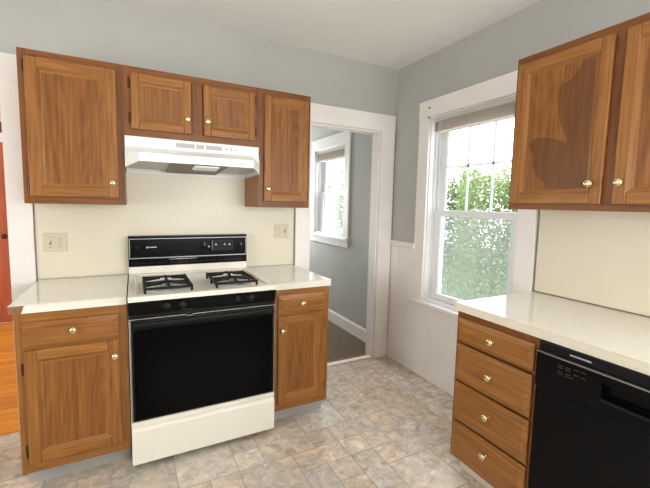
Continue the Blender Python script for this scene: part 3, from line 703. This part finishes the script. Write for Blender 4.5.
dr = MB(); dr.prism([(-.657, .040), (-.690, .040), (-.698, .046), (-.699, .222), (-.693, .232), (-.684, .238), (-.684, .246), (-.696, .250), (-.696, .266), (-.690, .271), (-.657, .271)], 0, .001, RW-.001, 'enamel'); dr.build('broiler_drawer', t, bevel=.002)

# ------------------------------------------------------------------ range hood
t = thing('range_hood', (.004, 0, 0), 'white range hood with grey vents under the short cabinet', 'range hood')
hw = .758; zt = 1.7515
h = MB(); zb = 1.578; yt = -.352
A = [(0, -.006), (hw, -.006), (hw, yt), (0, yt)]
# upper box
h.box((0, yt, 1.694), (hw, -.006, zt), 'hood')
# skirt: rear and sides, then chamfered front corners and the front lip, with an open underside
lip = [(0, -.370), (.068, -.478), (hw-.068, -.478), (hw, -.370)]
topedge = [(0, yt), (.06, yt), (hw-.06, yt), (hw, yt)]
def wallq(p, q, z0a, z1a, mat='hood'): h.poly([(p[0], p[1], z0a), (q[0], q[1], z0a), (q[0], q[1], z1a), (p[0], p[1], z1a)], mat)
for k in range(3):
    h.poly([(*topedge[k], 1.694), (*topedge[k+1], 1.694), (*lip[k+1], 1.652), (*lip[k], 1.652)], 'hood')
    zl = (1.580, 1.608, 1.608, 1.580)
    h.poly([(*lip[k], 1.652), (*lip[k+1], 1.652), (*lip[k+1], zl[k+1]), (*lip[k], zl[k])], 'hood')
for x in (0, hw): h.poly([(x, -.006, 1.694), (x, yt, 1.694), (x, -.370, 1.652), (x, -.370, 1.580), (x, -.006, 1.572)], 'hood')
h.poly([(0, -.006, 1.694), (hw, -.006, 1.694), (hw, -.006, 1.572), (0, -.006, 1.572)], 'hood')
ho = h.build('hood_shell', t, fix=False)
sm = ho.modifiers.new('thick', 'SOLIDIFY'); sm.thickness = .003; sm.offset = 0
MB().poly([(.012, -.02, 1.600), (hw-.012, -.02, 1.600), (hw-.012, -.36, 1.605), (hw-.075, -.465, 1.622), (.075, -.465, 1.622), (.012, -.36, 1.605)], 'hood_in').build('inner_pan', t)
MB().prism([(-.455, 1.606), (-.06, 1.582), (-.06, 1.594), (-.455, 1.618)], 0, .225, .545, 'filter').build('grease_filter', t, bevel=.003)
MB().prism([(-.462, 1.594), (-.35, 1.584), (-.35, 1.598), (-.462, 1.6045)], 0, .350, .49, 'lens').build('lamp_lens', t, bevel=.006)
v = MB()
def vent(m_, a, b, z0_, z1_):
    m_.box((a, yt-.0025, z0_), (b, yt-.001, z1_), 'vent')
    n = int((b-a)/.008)
    for k in range(n): m_.box((a+.002+k*.008, yt-.004, z0_+.003), (a+.005+k*.008, yt-.0026, z1_-.003), 'ventfin')
for a, b in ((.262, .365), (.376, .420), (.431, .527)):
    v = MB(); vent(v, a, b, 1.711, 1.737); v.build('vent_grille', t)
for a in (.548, .575, .606): MB().box((a, yt-.006, 1.716), (a+.013, yt-.001, 1.733), 'ventfin').build('hood_switch', t, bevel=.001)
MB().box((.612, -.4805, 1.625), (.630, -.479, 1.632), 'vent').box((.640, -.4805, 1.622), (.644, -.479, 1.638), 'vent').build('hood_badge', t)

# ------------------------------------------------------------------ dishwasher
t = thing('dishwasher', (W, -1.8245, 0), 'black built-in dishwasher under the long right-hand counter', 'dishwasher', rz=-math.pi/2)
dw = .598; yf = -.650
MB().box((.004, -.60, .10), (dw-.004, -.03, .872), 'blackmatte').build('tub', t)
MB().box((.0, yf, .112), (dw, -.602, .688), 'black').build('door', t, bevel=.003)
MB().box((.02, -.575, .0), (dw-.02, -.56, .108), 'blackmatte').build('toe_panel', t)
MB().box((.0, -.644, .838), (dw, -.602, .874), 'blackmatte').build('top_strip', t, bevel=.002)
c = MB(); hx0, hx1, hz0, hz1 = .235, .420, .742, .800
for bb in (((0, yf-.006, .692), (hx0, -.602, .830)), ((hx1, yf-.006, .692), (dw, -.602, .830)), ((hx0, yf-.006, .692), (hx1, -.602, hz0)), ((hx0, yf-.006, hz1), (hx1, -.602, .830)), ((hx0, -.625, hz0), (hx1, -.602, hz1))): c.box(*bb, 'black')
cp = c.build('control_panel', t)
MB().box((hx0+.002, yf-.012, hz0-.006), (hx1-.002, yf-.0062, hz0+.004), 'blackmatte').build('grip_lip', cp, bevel=.002)
MB().box((0, yf-.010, .8305), (dw, -.602, .8365), 'darkchrome').build('chrome_strip', t)
x = .118; b = MB()
for w_ in (.007, .006, .006, .007, .006, .007, .007, .006, .006): b.box((x, -.6455, .852), (x+w_, -.6442, .858), 'mark'); x += w_+.0018
b.build('maker_badge', t)
b = MB()
for r_, z in enumerate((.806, .797, .781, .772)):
    for x in (.085, .112): b.box((x, yf-.0075, z-.001), (x+.018, yf-.0062, z+.001), 'markdim')
for r_, z in enumerate((.810, .790)):
    for x in (.142, .166): b.box((x, yf-.0075, z-.0012), (x+.017, yf-.0062, z+.0012), 'markdim')
b.lathe([(.003, 0), (.003, .001)], (.137, yf-.0062, .775), (0, -1, 0), 'markdim', 10)
b.build('cycle_print', cp)

# ------------------------------------------------------------------ red door at the far side of the left-hand room
t = thing('door_1', (-1.98, 2.5, 0), None, None, kind='structure')
lf = MB(); lw = .82
lf.box((.0, .0, .005), (.12, .04, 1.99), 'red'); lf.box((lw-.12, .0, .005), (lw, .04, 1.99), 'red')
for a, b_ in ((.005, .22), (.92, 1.10), (1.86, 1.99)): lf.box((.12, 0, a), (lw-.12, .04, b_), 'red')
lf.box((.12, .012, .22), (lw-.12, .03, .92), 'red'); lf.box((.12, .012, 1.10), (lw-.12, .03, 1.86), 'red')
lo = lf.build('door_leaf', t, bevel=.004)
MB().lathe([(.012, 0), (.010, .02), (.026, .035), (.028, .05), (.018, .06)], (lw-.06, 0, .975), (0, -1, 0), 'bronze', 20).build('door_knob', lo, smooth=True)
MB().box((0, .01, 1.993), (lw, .05, 2.03), 'vinyl_white').box((-.10, -.022, 2.03), (lw+.10, -.001, 2.085), 'vinyl_white').build('transom_strip', t)
MB().box((-.12, -.03, 2.09), (lw+.12, -.001, 2.20), 'darkred').build('head_moulding', t, bevel=.006)
MB().box((-.09, -.018, 0), (-.003, -.001, 2.03), 'vinyl_white').box((lw+.003, -.018, 0), (lw+.09, -.001, 2.03), 'vinyl_white').build('door_casing', t)

# ------------------------------------------------------------------ outside: ground and shrubs
m_ = MB().box((2.4, -6, -.75), (16, 14, -.65), 'soil'); tag(m_.build('ground_lawn'), kind='structure')
def shrub(x, y, rx, ry, h, n, label, seed, pal):
    rg = random.Random(seed)
    t = thing('shrub', (x, y, -.65), label, 'shrub', group=None)
    s = MB()
    for k in range(5):
        a = rg.uniform(0, 6.28); s.tube([(0, 0, 0), (.12*math.cos(a), .12*math.sin(a), h*.35), (rx*.5*math.cos(a), ry*.5*math.sin(a), h*.7)], .008, 'bark', 6)
    s.build('stems', t)
    f_ = MB()
    for k in range(n):
        while True:
            u, v_, w_ = rg.uniform(-1, 1), rg.uniform(-1, 1), rg.uniform(0, 1)**.75
            rr = (u*u+v_*v_)**.5
            lim = (1-.12*w_**2)*(1+.18*math.sin(5*u+seed)*math.cos(4*v_))
            if rr < lim and (rr > .35 or rg.random() < .35): break
        ztop = h*(.96+.05*math.sin(3.1*u*rx+seed)+.04*math.sin(7*v_*ry))
        p = Vector((u*rx, v_*ry, .1+w_*ztop))
        L = rg.uniform(.05, .09); d = Vector((rg.uniform(-1, 1), rg.uniform(-1, 1), rg.uniform(-.8, .6))).normalized(); s_ = d.cross(Vector((rg.uniform(-1, 1), rg.uniform(-1, 1), rg.uniform(-1, 1)))).normalized()
        f_.poly([p-d*L*.5, p+s_*L*.32, p+d*L*.6, p-s_*L*.32], rg.choice(pal))
    f_.build('foliage', t, fix=False)
    return t
shrub(6.10, .55, .85, .70, 2.70, 9500, 'green leafy shrub seen through the right part of the kitchen window', 3, ['leaf_a', 'leaf_b', 'leaf_a', 'leaf_c'])
shrub(6.10, 2.05, .85, .72, 2.76, 10500, 'pale green leafy shrub seen through the middle of the kitchen window', 5, ['leaf_b', 'leaf_b', 'leaf_a'])
shrub(6.15, 3.55, .85, .70, 2.72, 9500, 'green shrub seen at the left edge of the kitchen window', 9, ['leaf_a', 'leaf_b', 'leaf_c'])
shrub(5.2, 7.0, .85, .75, 2.85, 8000, 'green shrub seen through the small window beyond the doorway', 12, ['leaf_a', 'leaf_b', 'leaf_b'])
